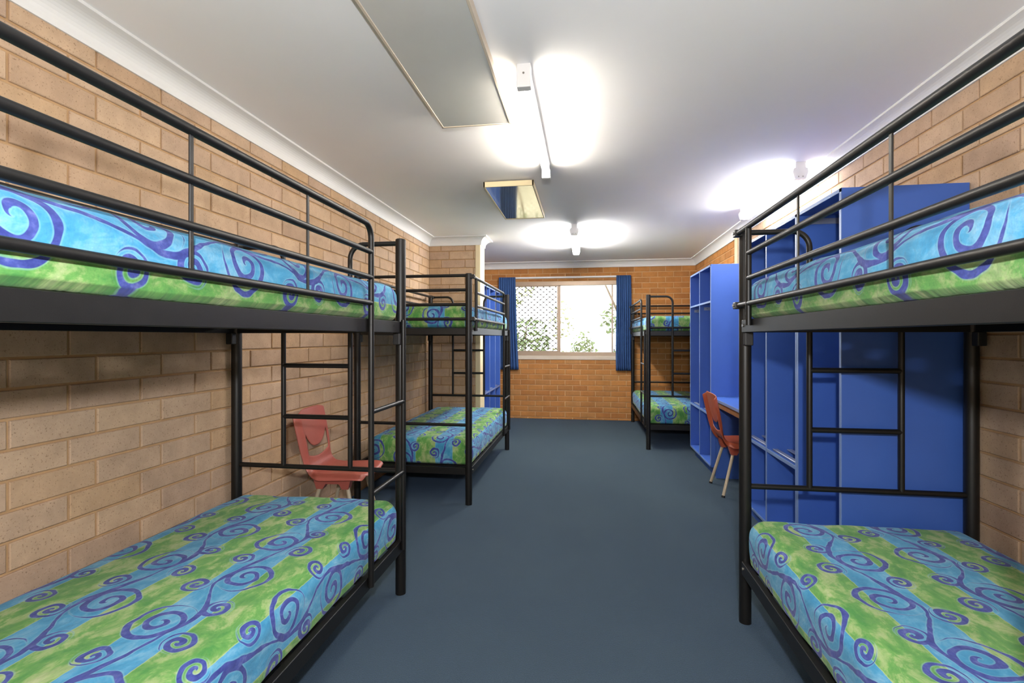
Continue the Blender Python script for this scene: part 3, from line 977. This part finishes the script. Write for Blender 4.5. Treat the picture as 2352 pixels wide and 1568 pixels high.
def chair(loc, rz, mat, label):
    t = thing('school_chair', label, 'chair', loc, rz, 'moulded plastic chairs')
    prof = spline([(.212, 0, .408), (.205, 0, .428), (.165, 0, .437), (.04, 0, .432), (-.07, 0, .428), (-.135, 0, .440), (-.172, 0, .480),
                   (-.190, 0, .540), (-.205, 0, .620), (-.225, 0, .720), (-.245, 0, .815), (-.252, 0, .850)], 12)
    acc = [0]
    for a, b in zip(prof, prof[1:]): acc.append(acc[-1] + (b - a).length)
    S = acc[-1]
    def at(sv):
        sv = max(0, min(S, sv))
        for i in range(len(acc) - 1):
            if acc[i + 1] >= sv:
                f = (sv - acc[i]) / max(1e-9, acc[i + 1] - acc[i])
                return prof[i].lerp(prof[i + 1], f)
        return prof[-1].copy()
    def s_of_z(z):
        for i in range(len(acc) - 1, 0, -1):
            if prof[i - 1].z <= z <= prof[i].z and prof[i].x < -.1:
                f = (z - prof[i - 1].z) / max(1e-9, prof[i].z - prof[i - 1].z)
                return acc[i - 1] + f * (acc[i] - acc[i - 1])
        return S
    def halfw(sv):
        p = at(sv)
        if p.x > -.12: return .205 - .03 * max(0, (sv < .05) * (0.05 - sv) / .05)
        return .185 + .015 * min(1, max(0, (p.z - .50) / .25))
    YC = [-1, -.93, -.86, -.80, -.74, -.6, -.45, -.3, -.15, 0, .15, .3, .45, .6, .74, .80, .86, .93, 1]
    slot = .74
    NA, NB, NC = 26, 6, 14
    bm = bmesh.new()
    grid = []
    for j in range(NA + NB + NC + 1):
        row = []
        for yc in YC:
            e = min(1, abs(yc) / slot)
            slo = s_of_z(.525 + .025 * e * e)
            sup = s_of_z(.588 + .105 * e ** 2.8)
            stp = S - .045 * abs(yc) ** 5
            if j <= NA: sv = (0.03 * abs(yc) ** 6) + (slo - 0.03 * abs(yc) ** 6) * j / NA
            elif j <= NA + NB: sv = slo + (sup - slo) * (j - NA) / NB
            else: sv = sup + (stp - sup) * (j - NA - NB) / NC
            p = at(sv)
            w = halfw(sv)
            y = yc * w
            a = abs(yc)
            back = max(0, min(1, (p.z - .45) / .15))
            # cross curvature: dished seat with rolled-down rim, wrapped back with rolled-back rim
            up_ = (.012 * a ** 2 - .040 * max(0, a - .86) / .14) * (1 - back)
            fw = (.018 * a ** 2 - .038 * max(0, a - .86) / .14) * back
            row.append(bm.verts.new((p.x + fw, y, p.z + up_)))
        grid.append(row)
    n = len(YC)
    for j in range(len(grid) - 1):
        for i in range(n - 1):
            if NA <= j < NA + NB and abs(YC[i]) <= slot and abs(YC[i + 1]) <= slot: continue
            bm.faces.new((grid[j][i], grid[j][i + 1], grid[j + 1][i + 1], grid[j + 1][i]))
    sh = mesh_obj('seat_shell', from_bm(bm, 'seat_shell'), mat, t, True)
    md = sh.modifiers.new('thick', 'SOLIDIFY'); md.thickness = 0.007; md.offset = -1
    md = sh.modifiers.new('sub', 'SUBSURF'); md.levels = 1; md.render_levels = 1
    # moulded leg brackets under the seat, one each side
    for sy in (-1, 1):
        poly = [(-.135, .432), (.125, .432), (.110, .385), (.100, .345), (.058, .345), (.040, .378), (-.050, .378), (-.070, .345), (-.112, .345), (-.125, .385)]
        prism('leg_bracket', poly, 'y', sy * .128, sy * .178, mat, t)
        lf = tube('leg', [(.080, sy * .153, .395), (.170, sy * .200, .012)], 0.0125, 'chair_leg', t, 14)
        lr = tube('leg', [(-.085, sy * .153, .395), (-.185, sy * .205, .012)], 0.0125, 'chair_leg', t, 14)
        tube('foot_cap', [(.1695, sy * .1995, .016), (.173, sy * .2015, .0)], 0.0145, 'plastic_black', lf, 12)
        tube('foot_cap', [(-.1845, sy * .2045, .016), (-.188, sy * .2065, .0)], 0.0145, 'plastic_black', lr, 12)
    tube('cross_bar', [(.084, -.150, .372), (.084, .150, .372)], 0.010, 'chair_leg', t, 10)
    return t
chair((-1.618, 3.150, 0), 0.06, 'chair_red', 'salmon red plastic chair against the left wall between the two left bunks')
chair((1.315, 4.500, 0), 0.0, 'chair_orange', 'orange red plastic chair tucked under the blue desk')

# ------------------------------------------------------------------ garden outside the window
gr = box('ground', (-14, YF + .25, -.45), (14, YF + 30, -.40), 'ground', None, 0)
tag(gr, 'sunlit pale ground outside the window', 'ground', kind='structure')
def leaves(bm, cen, rad, n, size, rr):
    for _ in range(n):
        while True:
            v = Vector((rr.uniform(-1, 1), rr.uniform(-1, 1), rr.uniform(-1, 1)))
            if v.length <= 1: break
        c = Vector(cen) + Vector((v.x * rad[0], v.y * rad[1], v.z * rad[2]))
        a = Vector((rr.uniform(-1, 1), rr.uniform(-1, 1), rr.uniform(-1, .4))).normalized()
        b = a.orthogonal().normalized()
        b = (b * math.cos(rr.uniform(0, 6.28)) + a.cross(b) * math.sin(rr.uniform(0, 6.28))).normalized()
        l, w = size * rr.uniform(.7, 1.4), size * rr.uniform(.22, .36)
        nn = a.cross(b) * (w * .35)
        p = [c, c + a * l * .5 + b * w + nn, c + a * l, c + a * l * .5 - b * w + nn]
        bm.faces.new([bm.verts.new(x) for x in p])
def plant(name, loc, label, cat, trunk, clumps, leaf, size, seed):
    rr = random.Random(seed)
    t = thing(name, label, cat, loc, group='garden plants outside the window')
    for pts, r0, r1 in trunk:
        pp = spline(pts, 5)
        tube('stem', pp, [r0 + (r1 - r0) * k / (len(pp) - 1) for k in range(len(pp))], 'bark', t, 8)
    bm = bmesh.new()
    for c, rad, n in clumps: leaves(bm, c, rad, n, size, rr)
    mesh_obj('foliage', from_bm(bm, 'foliage'), leaf, t)
    return t
gz = -.40
plant('tree', (1.0, 13.2, gz), 'pale trunked tree outside the right half of the window', 'tree',
      [([(0, 0, 0), (.15, 0, 1.2), (.35, .1, 2.4), (.30, 0, 3.8)], .10, .05), ([(.22, 0, 1.6), (-.15, .1, 2.4), (-.5, .2, 3.2)], .05, .02), ([(.3, 0, 2.2), (.7, .1, 2.9), (.9, 0, 3.6)], .045, .02)],
      [((.3, 0, 2.6), (.45, .4, .7), 260), ((-.25, .1, 2.2), (.35, .3, .4), 130), ((.35, 0, 3.6), (.5, .4, .5), 160), ((.1, 0, 1.2), (.4, .3, .5), 170)], 'leaf', .13, 1)
plant('shrub', (-.15, 12.4, gz), 'green shrub low outside the middle of the window', 'shrub',
      [([(0, 0, 0), (.05, 0, .6), (-.05, 0, 1.4)], .03, .012), ([(.1, 0, 0), (.25, 0, .7), (.3, 0, 1.5)], .025, .01)],
      [((.1, 0, 1.35), (.30, .25, .55), 300), ((.35, .1, 1.0), (.3, .2, .3), 110)], 'leaf', .11, 2)
plant('shrub', (1.15, 11.8, gz), 'leafy shrub low outside the right edge of the window', 'shrub',
      [([(0, 0, 0), (-.05, 0, .6), (.05, 0, 1.3)], .03, .012)],
      [((0, 0, 1.15), (.35, .25, .45), 260)], 'leaf_b', .11, 3)
plant('shrub', (-2.0, 11.8, gz), 'loose shrub outside behind the diamond security mesh', 'shrub',
      [([(0, 0, 0), (.1, 0, .8), (0, 0, 1.8)], .03, .012), ([(.2, 0, 0), (.5, 0, .9), (.6, 0, 2.0)], .03, .012)],
      [((.1, 0, 1.5), (.55, .3, .6), 210), ((.7, 0, 1.7), (.5, .3, .6), 260), ((-.2, .2, 2.2), (.5, .3, .5), 130)], 'leaf', .12, 4)
plant('tree', (-3.2, 15.0, gz), 'tall thin leaved tree outside left of the window', 'tree',
      [([(0, 0, 0), (.1, 0, 1.5), (.0, 0, 3.2), (.2, 0, 4.8)], .09, .04), ([(.05, 0, 2.0), (.7, 0, 2.9), (1.3, 0, 3.5)], .04, .015)],
      [((.3, 0, 2.6), (.8, .5, .9), 420), ((1.0, 0, 3.4), (.7, .4, .7), 260), ((.6, 0, 1.4), (.7, .4, .6), 260)], 'leaf_b', .14, 5)
plant('shrub', (-.75, 13.6, gz), 'wispy shrub outside just right of the window mullion', 'shrub',
      [([(0, 0, 0), (.05, 0, 1.0), (-.02, 0, 2.4)], .025, .01)],
      [((0, 0, 1.0), (.4, .3, .5), 200), ((.1, 0, 2.2), (.35, .3, .6), 90)], 'leaf_b', .11, 6)
